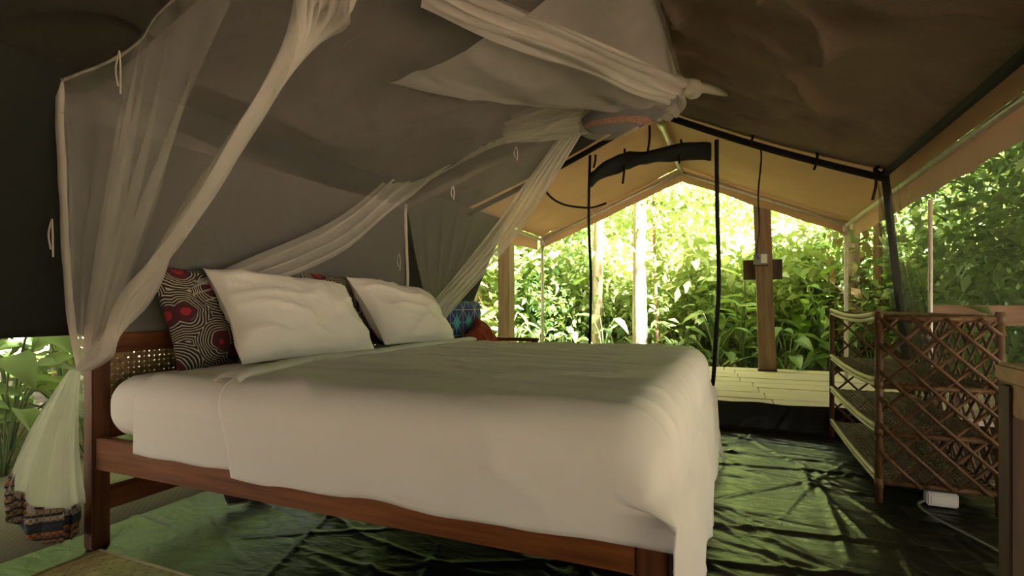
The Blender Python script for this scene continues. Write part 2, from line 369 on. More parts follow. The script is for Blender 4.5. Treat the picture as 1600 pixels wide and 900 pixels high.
tag(MB().tube(spline([(-1.57, 4.4, 1.985), (-1.52, 4.5, 1.90), (-1.44, 4.6, 1.85), (-1.32, 4.65, 1.825), (-1.2, 4.7, 1.82), (-1.08, 4.75, 1.86)], 24), .010, 5).build('cord', 'webbing'), 'slack dark strap looped beneath the porch canvas', 'strap')

# ------------------------------------------------------------------ posts, lamp, board
def post(label, x, y, tilt):
    t_ = thing('wooden_post', label, 'post', (x, y, .175), 'rough wooden posts along the deck edge')
    t_.rotation_euler = (0, tilt, 0)
    def f(u, v):
        a = u * 4; k = int(a) % 4; q = a - int(a); c4 = [(-1, -1), (1, -1), (1, 1), (-1, 1)]
        p, n_ = c4[k], c4[(k + 1) % 4]; h = .088 + .004 * nz(v * 5, u * 4)
        return ((p[0] + (n_[0] - p[0]) * q) * h, (p[1] + (n_[1] - p[1]) * q) * h, v * 3.0)
    MB().grid(f, 16, 20).build('shaft', 'post_wood', t_, False)
    MB().box((-.1, -.1, 0), (.1, .1, .02)).build('base_plate', 'dark_wood', t_, False)
    MB().box((-.09, -.09, 2.99), (.09, .09, 3.0)).build('end_grain', 'post_wood', t_, False)
    return t_
post('weathered square post on the deck carrying a dark board and lamp', .335, 6.86, -.03)
post('plain sunlit square post standing beyond the wooden bench', -2.98, 6.86, 0)
rf = thing('added_shade_roof', 'added unseen thatched roof on the posts shading the tent and deck', 'roof', (0, 0, 0), kind='structure')  # roof added out of view to keep direct sun off deck, posts and side plants
for sg, xe in ((1, 3.3), (-1, -4.5)):
    solid(MB().grid(lambda u, v: (-.3 + u * (xe + .3), -2.0 + v * 8.98, 3.80 - u * .50 + .02 * nz(u * 20, v * 30)), 24, 40).build('thatch_slope', 'thatch', rf), .12)
for yb in (-1.6, 6.86): MB().box((-3.5, yb - .07, 3.12), (3.1, yb + .07, 3.26), .01).build('beam', 'post_wood', rf, False)
for xb, zb_ in ((-.3, 3.66), (-3.0, 3.31), (2.6, 3.31)): MB().box((xb - .06, -1.9, zb_ - .07), (xb + .06, 7.0, zb_ + .05), .01).build('purlin', 'post_wood', rf, False)
for yb in (-1.6, 6.86): MB().box((-.38, yb - .05, 3.26), (-.22, yb + .05, 3.62), .01).build('king_post', 'post_wood', rf, False)
post('added unseen rear corner post behind the open side of the tent', -2.98, -1.6, 0); post('added unseen rear corner post behind the insect screen', 2.6, -1.6, 0); post('added unseen front corner post outside the insect screen', 3.0, 6.86, 0)  # extra posts out of view, added to hold up the added roof
o = tag(solid(MB().grid(lambda u, v: (.08 + u * .42, 6.965, 1.24 + v * .235), 2, 2).build('board', 'dark_wood', smooth=False), .02), 'small dark board nailed across the back of the post', 'board')
l_ = thing('post_lamp', 'small grey box lamp fixed to the front of the post', 'lamp', (.262, 6.72, 1.40))
MB().box((-.075, -.05, 0), (.075, .04, .13), .012).build('housing', 'plastic_grey', l_, False)
MB().box((.0, -.056, .015), (.062, -.05, .115), .002).build('lens', 'plastic_white', l_, False)
MB().box((-.075, -.02, -.012), (.075, .05, 0), .003).build('bracket', 'dark_wood', l_, False)

# ------------------------------------------------------------------ bed
bx0, bx1, by0, by1 = -2.30, -.14, 1.25, 3.42
bed = thing('bed', 'low reddish wooden double bed frame with a cane headboard', 'bed', (0, 0, 0))
for x, y, h in ((bx0, by0, .87), (bx0, by1 - .06, .87)): MB().box((x - .03, y, 0), (x + .03, y + .065, h), .006).build('headboard_post', 'bed_wood_z', bed, False)
for y in (by0, by1 - .06): MB().box((bx1 - .075, y, 0), (bx1, y + .065, .43), .006).build('leg', 'bed_wood_z', bed, False)
for y in (by0 + .01, by1 - .05): MB().box((bx0 + .03, y, .312), (bx1 - .075, y + .035, .435), .004).build('side_rail', 'bed_wood', bed, False)
MB().box((bx1 - .055, by0 + .065, .312), (bx1 - .02, by1 - .06, .435), .004).build('foot_rail', 'bed_wood_y', bed, False)
MB().box((bx0 - .02, by0 + .065, .14), (bx0 + .02, by1 - .06, .235), .004).build('lower_rail', 'bed_wood_y', bed, False)
MB().box((bx0 - .025, by0 + .065, .755), (bx0 + .025, by1 - .06, .835), .008).build('top_rail', 'bed_wood_y', bed, False)
MB().box((bx0 - .02, by0 + .065, .42), (bx0 + .02, by1 - .06, .50), .004).build('middle_rail', 'bed_wood_y', bed, False)
for k in range(9): MB().box((bx0 + .15 + k * .22, by0 + .045, .405), (bx0 + .25 + k * .22, by1 - .05, .425)).build('slat', 'bed_wood_y', bed, False)
def weave_mesh(name, L, W, pitch, wd, amp, mat, gapfrac=1.0, seg=2):
    """over-under basket weave, L along x, W along y, lying in z=0"""
    m_ = MB(); nx = int(L / pitch); ny = int(W / pitch)
    def strip_(fn, nseg):
        V = []
        for i in range(nseg + 1):
            a, b = fn(i / nseg); V += [a, b]
        m_.add(V, [(2 * i, 2 * i + 1, 2 * i + 3, 2 * i + 2) for i in range(nseg)])
    for j in range(ny):
        y = (j + .5) * pitch
        strip_(lambda q: tuple((q * L, y + s_ * wd / 2, amp * math.sin(PI * (q * nx + j) + PI / 2)) for s_ in (-1, 1)), nx * seg)
    for i in range(nx):
        x = (i + .5) * pitch
        strip_(lambda q: tuple((x + s_ * wd / 2, q * W, -amp * math.sin(PI * (q * ny + i) + PI / 2)) for s_ in (-1, 1)), ny * seg)
    me = mesh(name, m_.v, m_.f, False); me.materials.append(MATS[mat]); return me
cn = obj('cane_panel', weave_mesh('cane_panel', by1 - by0 - .12, .255, .021, .0165, .0025, 'cane'), None, bed, (bx0, by0 + .065, .50), (0, 0, 0))
cn.matrix_local = Matrix.Translation((bx0, by0 + .065, .50)) @ Matrix(((0, 0, 1, 0), (1, 0, 0, 0), (0, 1, 0, 0), (0, 0, 0, 1))); cn['kind'] = 'stuff'

mx0, mx1, my0, my1, mz0, mz1 = -2.262, -.17, 1.262, 3.41, .428, .675
def cushion_box(x0, x1, y0, y1, z0, z1, r, n=10):
    m_ = MB(); c = Vector(((x0 + x1) / 2, (y0 + y1) / 2, (z0 + z1) / 2)); h = Vector(((x1 - x0) / 2, (y1 - y0) / 2, (z1 - z0) / 2))
    faces = [(0, 1, 2, 1), (0, 1, 2, -1), (1, 2, 0, 1), (1, 2, 0, -1), (2, 0, 1, 1), (2, 0, 1, -1)]
    for a, b, cc, s_ in faces:
        def f(u, v):
            p = [0, 0, 0]; p[a] = (2 * u - 1) * h[a]; p[b] = (2 * v - 1) * h[b]; p[cc] = s_ * h[cc]
            p = Vector(p); q = Vector([max(-h[i] + r, min(h[i] - r, p[i])) for i in range(3)]); d = p - q
            return c + q + (d.normalized() * r if d.length > 1e-6 else d)
        g_ = lambda u, v: f((1 - math.cos(PI * u)) / 2, (1 - math.cos(PI * v)) / 2)
        m_.grid(g_ if s_ > 0 else (lambda u, v: g_(v, u)), n * 2, n * 2)
    return m_
tag(cushion_box(mx0, mx1, my0, my1, mz0, mz1, .11, 12).build('mattress', 'cotton'), 'thick mattress in a cream fitted sheet on the bed frame', 'mattress')

def wrap(x, y, off, r=.10, flare=.05):
    """a cloth point (x, y) laid over the mattress and hanging down past its edges"""
    ax1, ay0, ay1 = mx1 - r, my0 + r, my1 - r
    ox = max(0, x - ax1); oy = (y - ay0 if y < ay0 else max(0, y - ay1))
    L = math.hypot(ox, oy); bx_, by_ = min(x, ax1), min(max(y, ay0), ay1)
    if L < 1e-6: return Vector((bx_, by_, mz1 + off)), 0., Vector((0, 0, 1))
    d = Vector((ox, oy, 0)) / L; R = r + off
    if L < R * PI / 2: a = L / R; hh, dr_, nrm = R * math.sin(a), R * (1 - math.cos(a)), d * math.sin(a) + Vector((0, 0, math.cos(a)))
    else:
        e = L - R * PI / 2; cn_ = (2 * abs(d.x * d.y)); hh, dr_, nrm = R + e * (flare * abs(d.x) + .16 * cn_ + .012), R + e, d
    return Vector((bx_, by_, mz1 + off)) + d * hh - Vector((0, 0, dr_)), L, nrm
def sheet(name, x0, xo, yo, off, label, seed, foot=True, hem=lambda x: 0):
    xa, xb = x0, (mx1 - .10 + xo) if foot else xo
    def f(u, v):
        x = xa + u * (xb - xa); ylo = my0 + .10 - yo - hem(x); yhi = my1 - .10 + yo
        y = ylo + v * (yhi - ylo)
        if name == 'top_sheet': x += .16 * (1 - u) * max(0, 1 - (y - my0) / .5) * (1 if y > my0 else 1)
        p, L, n_ = wrap(x, y, off)
        top = 1 if L < .08 else 0
        wv = .010 * nz(x * 2.0 + seed, y * 5) + .012 * max(0, ridged(x * 1.6 + y * .8 + seed, y * 6.0)) ** 4 - .0015 + .006 * nz(x * 4, y * 12, seed)
        if name == 'under_sheet': wv *= .3
        if L >= .08 and name == 'top_sheet':
            k = min(1, (L - .08) / .4)
            ang = (y if x > mx1 - .1 and y > my0 + .1 else x)
            wv += k * (.050 * nz(ang * 5.5, L * .8, seed + 3) + .016 * math.sin(ang * 19 + 6 * nz(ang * 2, seed)) + .012 * nz(ang * 13, L * 3, seed)) * (1 if x > mx1 - .12 else .28)
        p = p + n_ * (abs(wv) * .5 + wv * .5 + .002)
        if name == 'top_sheet' and L > .2 and x > mx1 - .1 and p.z < .50: p.x = max(p.x, -.128 + .03 * min(1, (.50 - p.z) / .3) + .012 * math.sin(L * 20 + y * 9)) if p.z < .45 else max(p.x, p.x + (-.128 - p.x) * (.50 - p.z) / .05)
        return p
    o_ = MB().grid(f, 170, 190).build(name, 'cotton'); solid(o_, .004); tag(o_, label, 'sheet'); return o_
sheet('under_sheet', -2.03, -1.2, .34, .006, 'smooth white under sheet between the pillows and the folded top sheet', 3, False, lambda x: .014 * nz(x * 5, 1))
ts = sheet('top_sheet', -1.76, .66, .37, .014, 'large white top sheet hanging over the foot of the bed', 9, True, lambda x: .012 * nz(x * 4, 7))
def fold(u, v):
    y = my0 + .04 + v * (my1 - my0 - .06); a = u * 2 * PI
    x = -1.76 + .16 * max(0, 1 - (y - my0) / .5); x += .012 * nz(y * 3, 5)
    return (x + math.cos(a) * .062, y, mz1 + .026 + math.sin(a) * (.013 + .004 * nz(y * 4, u * 3)) - (.05 * (1 - min(1, (y - my0) / .10)) ** 2 if y < my0 + .1 else 0))
MB().grid(fold, 16, 60).build('turned_fold', 'cotton', ts)

def pillow(name, mat, label, c, W, Hh, T, lean, yaw, seed, group, cat='pillow', roll=0, origin=None):
    def f(sgn):
        def g_(u, v):
            a, b = 2 * u - 1, 2 * v - 1
            e = (1 - abs(a) ** 2.6) * (1 - abs(b) ** 2.6); th = T / 2 * max(0, e) ** .52
            pin = 1 - .075 * (1 - abs(b) ** 2) * abs(a) ** 3; pin2 = 1 - .10 * (1 - abs(a) ** 2) * abs(b) ** 3
            wv = .016 * nz(a * 1.8 + seed, b * 1.8) + .013 * max(0, ridged(a * 1.3 + b * .8 + seed, b * 1.7 - a * .6 + seed)) ** 3 + .005 * max(0, ridged(a * 4 + b * 2 + seed, b * 3.5)) ** 4
            return (a * W / 2 * pin, b * Hh / 2 * pin2, sgn * (th + wv * min(1, th * 22)))
        return g_
    m_ = MB().grid(f(1), 44, 36); m_.grid(lambda u, v: f(-1)(1 - u, v), 44, 36)
    o_ = m_.build(name, mat)
    # local x -> world y, local y -> up the lean, local z -> towards the foot
    M = Matrix(((0, -math.cos(lean), math.sin(lean)), (1, 0, 0), (0, math.sin(lean), math.cos(lean)))).to_4x4()
    o_.matrix_world = Matrix.Translation(c) @ Matrix.Rotation(yaw, 4, 'Z') @ M @ Matrix.Rotation(roll, 4, 'Z')
    return tag(o_, label, cat, group)
pillow('pillow', 'cotton_pillow', 'plump white pillow whose corner hides the printed pillow nearest the net bundle', (-1.965, 1.99, .885), .80, .50, .22, math.radians(54), -.06, 1.3, 'white pillows', roll=-.06)
pillow('pillow', 'cotton_pillow', 'white pillow lying closest to the bench with the blue cushion', (-1.955, 2.89, .885), .82, .50, .21, math.radians(52), .04, 5.1, 'white pillows', roll=-.10)
pillow('pillow', 'print_flower', 'black pillow printed with pale arcs and red flowers by the cane headboard end', (-2.155, 1.80, .90), .74, .48, .13, math.radians(68), 0, 2.2, 'printed pillows', roll=.04)
pillow('pillow', 'print_flower', 'black and red printed pillow showing between the two white pillows', (-2.155, 2.62, .905), .74, .48, .13, math.radians(68), 0, 8.4, 'printed pillows', roll=-.04)

# ------------------------------------------------------------------ bench with cushions
bn = thing('bench', 'dark wooden bench against the side wall beyond the bed', 'bench', (-2.02, 4.05, 0))
for x in (-.28, .36):
    for y in (-.36, .42): MB().box((x - .025, y - .025, 0.02), (x + .025, y + .025, .64 if y > 0 or x < 0 else .62), .005).build('leg', 'bed_wood_z', bn, False)
MB().box((-.31, -.39, .34), (.38, .45, .38), .006).build('seat', 'bed_wood_y', bn, False)
for y in (-.36, .42): MB().box((-.31, y - .03, .615), (.39, y + .03, .645), .006).build('armrest', 'bed_wood', bn, False)
for k in range(3): MB().box((-.30, -.38, .45 + k * .13), (-.28, .44, .53 + k * .13), .004).build('back_slat', 'bed_wood_y', bn, False)
tag(cushion_box(-2.02 - .27, -2.02 - .13, 3.70, 4.40, .385, .975, .05, 6).build('cushion', 'print_blue'), 'navy and turquoise star patterned cushion upright on the bench', 'cushion')
pillow('cushion', 'red_cloth', 'plain dark red cushion leaning in front of the blue patterned one', (-1.98, 4.10, .60), .50, .42, .15, math.radians(60), .1, 4.4, None, 'cushion', roll=.35)

# ------------------------------------------------------------------ rattan shelf
sx0, sx1, sy0, sy1 = .625, 1.075, 3.0, 4.34
sh = thing('rattan_shelf', 'brown rattan shelf unit with lattice sides and woven tiers', 'shelf', (sx0, sy0, 0))
SW, SL = sx1 - sx0, sy1 - sy0
for x in (0, SW):
    for y in (0, SL): MB().tube([(x, y, .01), (x, y, .45), (x, y, .915)], .0165, 10).build('corner_post', 'rattan', sh)
wv = weave_mesh('woven_tier', SL - .02, SW - .02, .0235, .0150, .005, 'weave')
tiers = (.12, .35, .575, .895)
RM = Matrix(((0, 1, 0, 0), (1, 0, 0, 0), (0, 0, 1, 0), (0, 0, 0, 1)))
for z in tiers:
    o_ = obj('woven_tier', wv, None, sh); TM = Matrix.Translation((.01, .01, z)) @ RM; o_.matrix_local = TM; o_['kind'] = 'stuff'
    tier = o_
    for y in (.0, SL): MB().tube([(0, y, z - .012), (SW / 2, y, z - .014), (SW, y, z - .012)], .014, 8).build('cross_rail', 'rattan', sh)
    MB().tube([(SW, 0, z - .012), (SW, SL / 2, z - .014), (SW, SL, z - .012)], .014, 8).build('back_rail', 'rattan', sh)
    pts = [(-.004 + .012 * math.sin(PI * k / 12), SL * k / 12, z + .012 - .028 * math.sin(PI * k / 12)) for k in range(13)]
    sub(MB().tube(pts, .012, 8).build('front_rail', 'rattan_pale', sh), tier, TM); sub(MB().tube([(p_[0] + .002, p_[1], p_[2] - .024) for p_ in pts], .010, 8).build('front_rail', 'rattan_pale', sh), tier, TM)
def lattice(axis, const, length, z0, z1, pitch, rad):
    hgt = z1 - z0; k = 1.0; n_ = int((length + hgt / k) / pitch) + 1
    for i in range(-int(hgt / k / pitch), int(length / pitch) + 1):
        for s_ in (1, -1):
            a0, a1 = i * pitch + .04, i * pitch + .04 + hgt / k; q0, q1 = z0, z1
            if a0 < 0: q0 = z0 + (0 - a0) * k; a0 = 0
            if a1 > length: q1 = z1 - (a1 - length) * k; a1 = length
            if a1 - a0 < .04: continue
            if s_ < 0: a0, a1 = length - a0, length - a1
            off = rad * .8 * s_
            pt = (lambda a, z: (a, const + off, z)) if axis == 0 else (lambda a, z: (const + off, a, z))
            MB().tube([pt(a0, q0), pt((a0 + a1) / 2 + .004 * s_, (q0 + q1) / 2), pt(a1, q1)], rad, 6).build('lattice_cane', 'rattan', sh)
lattice(0, -.012, SW, .10, .885, .125, .0085); lattice(0, SL + .012, SW, .10, .885, .125, .0075); lattice(1, SW + .012, SL, .10, .885, .125, .0075)
for x in (0, SW):
    for z in (.10, .345, .57, .88): MB().tube([(x, 0, z - .02), (x, 0, z + .025)], .0195, 10).build('binding', 'rattan', sh)

# ------------------------------------------------------------------ table, socket, mat
tb = thing('side_table', 'brown wooden table with square legs beside the rattan shelf', 'table', (.555, .78, 0))
MB().box((0, 0, .775), (.40, .80, .815), .006).build('tabletop', 'table_wood', tb, False)
for y in (.01, .755): MB().box((.02, y, .70), (.385, y + .03, .775), .003).build('apron', 'table_wood', tb, False)
for x in (.01, .36): MB().box((x, .03, .70), (x + .03, .77, .775), .003).build('apron', 'table_wood', tb, False)
for x in (.005, .335):
    for y in (.005, .735): MB().box((x, y, .008), (x + .06, y + .06, .77), .005).build('leg', 'dark_wood', tb, False)
sk = thing('socket_box', 'small pale socket box on the floor under the shelf', 'socket', (.88, 3.06, .012))
MB().box((-.06, -.03, 0), (.06, .03, .065), .006).build('housing', 'plastic_white', sk, False)
MB().box((-.045, -.034, .015), (.045, -.03, .05), .001).build('face_plate', 'plastic_white', sk, False)
tag(MB().tube(spline([(.82, 3.05, .03), (.78, 3.0, .02), (.80, 2.85, .018), (.88, 2.65, .018), (.95, 2.4, .018), (.93, 2.0, .018)], 30), .006, 6).build('cable', 'plastic_grey'), 'thin cable running across the floor from the socket box', 'cable')
mt = thing('floor_mat', 'woven straw mat on the floor beside the bed leg', 'mat', (-2.19, .50, .03))
o_ = obj('weave', weave_mesh('mat_weave', 1.3, .73, .030, .027, .0018, 'mat_weave'), None, mt); o_['kind'] = 'stuff'
for a, b in (((0, .73, 0), (1.3, .73, 0)), ((0, 0, 0), (1.3, 0, 0)), ((0, 0, 0), (0, .73, 0)), ((1.3, 0, 0), (1.3, .73, 0))): MB().tube([a, lerp(a, b, .5), b], .006, 6).build('edge_binding', 'mat_weave', mt)

# ------------------------------------------------------------------ mosquito net
net = thing('mosquito_net', 'sheer white mosquito net hung over the bed and swept aside', 'mosquito net', (0, 0, 0))
near = spline([(-2.12, 1.07, 1.713), (-1.81, 1.10, 1.767), (-1.596, 1.10, 1.885), (-1.0, 1.12, 2.08), (-.30, 1.15, 2.22)], 100)
far = spline([(-2.10, 3.10, 1.64), (-1.8, 3.16, 1.78), (-1.2, 3.22, 1.97), (-.93, 3.25, 2.04), (-.25, 3.12, 2.17)], 100)
def A(c, s): i = min(99, int(s * 100)); return c[i].lerp(c[i + 1], s * 100 - i)
GN, GF = Vector((-2.285, 1.225, .70)), Vector((-2.06, 3.50, .88))
def top_pt(u, v):
    p = A(near, u).lerp(A(far, u), v)
    p.z -= .13 * math.sin(PI * v) * (.35 + .65 * math.sin(PI * min(1, u * 1.05))) + .018 * nz(u * 5 + v * 3, v * 3, 2) + .014 * max(0, ridged(u * 4 - v * 2, v * 3 + u * 2)) ** 3
    p.z = min(p.z, roof_z(p.x) - .19); return p
MB().grid(top_pt, 90, 90).build('top_panel', 'net', net)
def head_pt(u, v):
    a = A(near, 0).lerp(A(far, 0), u); b = Vector((-2.375, 1.26 + u * 2.2, .50))
    p = a.lerp(b, v); p.x += (.012 * math.sin(u * 60 + 5 * nz(u * 3, v)) * v + .008 * nz(u * 6, v * 4)) * .8
    if v < .05: pass
    p.z -= .06 * math.sin(PI * u) * (1 - v); return p
MB().grid(head_pt, 140, 30).build('head_panel', 'net', net)
def sweep(edge, s0, s1, G, spread, folds, amp, sag):
    def f(u, v):
        s = s0 + u * (s1 - s0); a = A(edge, s); b = G + spread * (u - .5)
        k = v ** .9; p = a.lerp(b, k)
        pl = amp * math.sin(u * folds * 2 * PI + 2.5 * nz(u * 4, v * 2)) * math.sin(PI * min(1, v * .9 + .06)) * (.35 + .65 * u)
        p.y += pl; p.z -= sag * math.sin(PI * v) * math.sin(PI * u) ; p.z += .01 * nz(u * 9, v * 3, 4)
        return p
    return f
MB().grid(sweep(near, 0, .66, GN, Vector((.05, .03, .0)), 7, .035, .04), 200, 60).build('near_curtain', 'net', net)
MB().grid(sweep(far, 0, .66, GF, Vector((.28, -.06, .05)), 8, .030, .03), 200, 60).build('far_curtain', 'net', net)
def bundle(pts, w0, layers, name, mat, side, amp=.022, n=60, wfun=None):
    """a flat gathered bundle: a strip whose width is folded back and forth"""
    P_ = spline(pts, n); side = Vector(side).normalized()
    def f(u, v):
        i = round(v * n); p = P_[i]; d = (P_[min(i + 1, n)] - P_[max(i - 1, 0)]).normalized(); s_ = (side - d * side.dot(d)).normalized(); nn = d.cross(s_)
        w_ = w0 * (wfun(v) if wfun else 1)
        return p + s_ * ((u - .5) * w_ + .35 * w_ * math.sin(u * layers * PI * 2 + nz(u * 3, v * 3)) / layers) + nn * (amp * math.cos(u * layers * PI * 2 + 2 * nz(v * 3, u * 2)))
    return MB().grid(f, layers * 14, n).build(name, mat, net)
# near bundle: from the roof edge down to the head corner of the bed
bundle([(-.83, 1.12, 2.02), (-1.02, 1.12, 1.76), (-1.38, 1.15, 1.44), (-1.80, 1.19, 1.10), (-2.10, 1.22, .83), GN], .150, 6, 'gathered_edge', 'net_fold', (.7, 0, .7), wfun=lambda v: .55 + .75 * math.sin(PI * min(1, v * .95 + .05)) - .45 * v * v)
# far bundle
bundle([(-.92, 3.24, 2.07), (-1.22, 3.28, 1.70), (-1.60, 3.36, 1.31), (-1.98, 3.44, .97), (-2.14, 3.48, .76)], .17, 5, 'gathered_edge', 'net_fold', (.8, 0, .5), wfun=lambda v: .6 + .4 * math.sin(PI * v))
# swag hung across the back
bundle([(-.60, 3.0, 2.00), (-1.05, 3.10, 2.02), (-1.40, 3.12, 2.06), (-1.80, 3.12, 1.93), (-2.06, 2.98, 1.73), (-2.06, 2.40, 1.34), (-2.10, 1.84, 1.09), (-2.16, 1.55, .98)], .16, 3, 'swag', 'net_fold', (0, .3, 1), .016, 80, lambda v: .5 + .75 * math.sin(PI * v) ** .8)
# the foot panel thrown back over the top
def thrown(u, v):
    q = (.62 + .30 * v) + (.38 - .30 * v) * u; p = top_pt(q, .30 + .68 * v)
    p.z -= .055 + .10 * math.sin(PI * u) * (.3 + .7 * v) + .006 * max(0, ridged(u * 5 + v * 2, v * 4)) ** 2 + .012 * math.sin(u * 24 + v * 5 + 2 * nz(u * 3, v * 3)) * .5
    return p
MB().grid(thrown, 80, 80).build('foot_panel', 'net_fold', net)
bundle([(-.90, 1.45, 1.97), (-.80, 1.68, 1.965), (-.53, 2.12, 1.95), (-.36, 2.42, 1.95), (-.27, 2.72, 2.00)], .14, 4, 'rolled_fold', 'net_fold', (.6, -.3, .5), .025)
bundle([(-1.30, 2.98, 2.02), (-1.0, 2.95, 2.03), (-.75, 2.92, 2.02), (-.5, 2.95, 2.08), (-.30, 3.0, 2.14)], .19, 4, 'foot_fold', 'net_fold', (0, .2, 1), .03)
def pouch(sc):
    def f(u, v):
        a = u * 2 * PI; b = v * PI; c = Vector((-.53, 2.93, 2.03))
        q = Vector((math.sin(b) * math.cos(a) * .29, math.sin(b) * math.sin(a) * .17, -math.cos(b) * .135)) * sc
        q.z += .28 * q.x; q *= 1 + .07 * nz(u * 5, v * 4, 3)
        return c + q
    return f
MB().grid(pouch(1), 40, 24).build('hanging_pouch', 'net', net)
def hem_in(u, v):
    p = pouch(.96)(.56 + u * .52, .05 + v * .50); p.z += .01 * nz(u * 20, v * 6); return p
sub(MB().grid(hem_in, 60, 12).build('folded_border', 'print_hem', net), [c for c in net.children if c.name.startswith('hanging_pouch')][0])
MB().tube(spline([(-.31, 3.02, 2.15), (-.24, 3.1, 2.155), (-.21, 3.14, 2.15), (-.17, 3.17, 2.165), (-.08, 3.27, 2.165), (-.04, 3.31, 2.16)], 30), [.03 + .02 * math.exp(-((k - 10) / 4) ** 2) + .012 * max(0, 1 - k / 30) - .018 * (k / 30) ** 2 for k in range(31)], 12).build('tied_sleeve', 'net_hem', net)
# hem tapes, ties
def tape(pts, w_, side, name='hem_tape', mat='net_hem', n=50):
    P_ = spline(pts, n); sd = Vector(side)
    return solid(MB().grid(lambda u, v: P_[round(v * n)] + sd * ((u - .5) * w_) + Vector((0, .004 * nz(v * 9, u), 0)), 1, n).build(name, mat, net), .002)
tape([(-2.12, 1.065, 1.713), (-2.135, 1.08, 1.45), (-2.17, 1.11, 1.15), (-2.235, 1.16, .90), (-2.28, 1.215, .70)], .028, (.8, .5, 0))
tape([(-2.10, 3.09, 1.64), (-2.13, 3.14, 1.45), (-2.19, 3.25, 1.15), (-2.26, 3.34, .95)], .02, (.6, .8, 0))
tape([near[0], near[15], near[30], near[50], near[75]], .016, (0, .3, 1))
for c_, dl in (((-1.83, 1.085, 1.765), .14), ((-2.15, 1.06, 1.24), .13), ((-2.125, 3.05, 1.30), .12), ((-1.75, 3.13, 1.74), .09), ((-1.30, 3.15, 1.96), .09)):
    x, y, z = c_
    for s_ in (-1, 1): MB().tube(spline([(x, y, z), (x + s_ * .012, y - .004, z - dl * .4), (x + s_ * .006, y, z - dl * (.9 + .1 * s_))], 12), .003, 5).build('tie_ribbon', 'net_hem', net)
MB().tube(spline([(-2.115, 1.07, 1.713), (-2.135, 1.055, 1.735), (-2.15, 1.05, 1.72), (-2.135, 1.055, 1.70), (-2.13, 1.06, 1.68)], 20), .006, 6).build('corner_tie', 'net_hem', net)
# tail of the net with its woven border, hanging at the head corner
tail_lo = spline([(-2.405, 1.06, .245), (-2.39, 1.09, .17), (-2.34, 1.14, .105), (-2.30, 1.16, .10), (-2.31, 1.20, .085), (-2.33, 1.25, .09)], 60)
def tail(u, v, drop=0):
    b = tail_lo[round(u * 60)] + Vector((0, 0, .07)); a = GN + Vector((-.03, .01, .0)) + Vector((-.02, -.03, 0)) * (1 - u)
    p = a.lerp(b, v); bul = math.sin(PI * v * .8)
    p.x += .025 * math.sin(u * 22) * v * .7; p.y += -.03 * bul + .015 * math.sin(u * 31 + 1) * v; return p
MB().grid(tail, 60, 24).build('net_tail', 'net_fold', net); MB().grid(lambda u, v: tail(u, v * .96) + Vector((.012, .02, 0)) * v, 60, 24).build('net_tail', 'net_fold', net)
def border(u, v):
    p = tail(u, 1); p.z -= v * .125 - .03; p.x += .012 * nz(u * 14, v * 2) - .006 * v; p.y += .008 * nz(u * 17, v * 3); return p
sub(solid(MB().grid(border, 60, 8).build('woven_border', 'print_hem', net), .004), [c for c in net.children if c.name.startswith('net_tail')][0])
def border2(u, v): return Vector((-2.22 + .05 * math.sin(u * 16) + .06 * v, 1.75 + u * .62, .02 + (1 - v) * .08 + .012 * nz(u * 9, v * 3)))
solid(MB().grid(border2, 60, 8).build('woven_border', 'print_hem', net), .004)

# ------------------------------------------------------------------ vegetation
def leaf_mesh(name, L, W, droop, fold, mat, shape=.5, nl=7):
    def f(u, v):
        a = 2 * u - 1; wd = W * (math.sin(PI * min(1, v ** shape)) ** .85) if 0 < v < 1 else .0
        return (a * wd / 2, v * L, fold * abs(a) * wd - droop * L * v * v + .012 * L * math.sin(v * 18) * abs(a))
    me = mesh(name, *(lambda m_: (m_.v, m_.f))(MB().grid(f, 4, nl))); me.materials.append(MATS[mat]); return me
BL = [leaf_mesh('broad_leaf', .30, .15, .35, .18, 'leaf_broad', .62), leaf_mesh('broad_leaf', .27, .14, .18, .25, 'leaf_broad', .62)]
GL = [leaf_mesh('long_leaf', .40, .10, .35, .22, 'leaf_ginger', .8), leaf_mesh('long_leaf', .34, .10, .2, .25, 'leaf_ginger', .75)]
def orient(loc, az, pitch, roll, sc): return Matrix.Translation(loc) @ Matrix.Rotation(az, 4, 'Z') @ Matrix.Rotation(pitch, 4, 'X') @ Matrix.Rotation(roll, 4, 'Y') @ Matrix.Scale(sc, 4)
def broad_plant(n, hgt, seed, meshes, label, group):
    R = random.Random(seed); t_ = thing('broadleaf_plant', label, 'plant', (0, 0, 0), group); st = MB()
    for k in range(n):
        az = k * 2.4 + R.uniform(-.4, .4); q = (k + .5) / n; h = hgt * (.30 + .72 * q) * R.uniform(.85, 1.1); rad = (.10 + .30 * (1 - q) + .08 * R.random()) * hgt
        tip = Vector((-math.sin(az) * rad, math.cos(az) * rad, h)); st.tube(spline([(0, 0, 0), (tip.x * .35, tip.y * .35, h * .65), tip], 5), .007, 4)
        lf = obj('leaf', R.choice(meshes), None, t_); lf.matrix_local = orient(tip, az, R.uniform(-.5, .35), R.uniform(-.4, .4), R.uniform(.75, 1.15))
    st.build('stem_clump', 'stem_green', t_); return t_
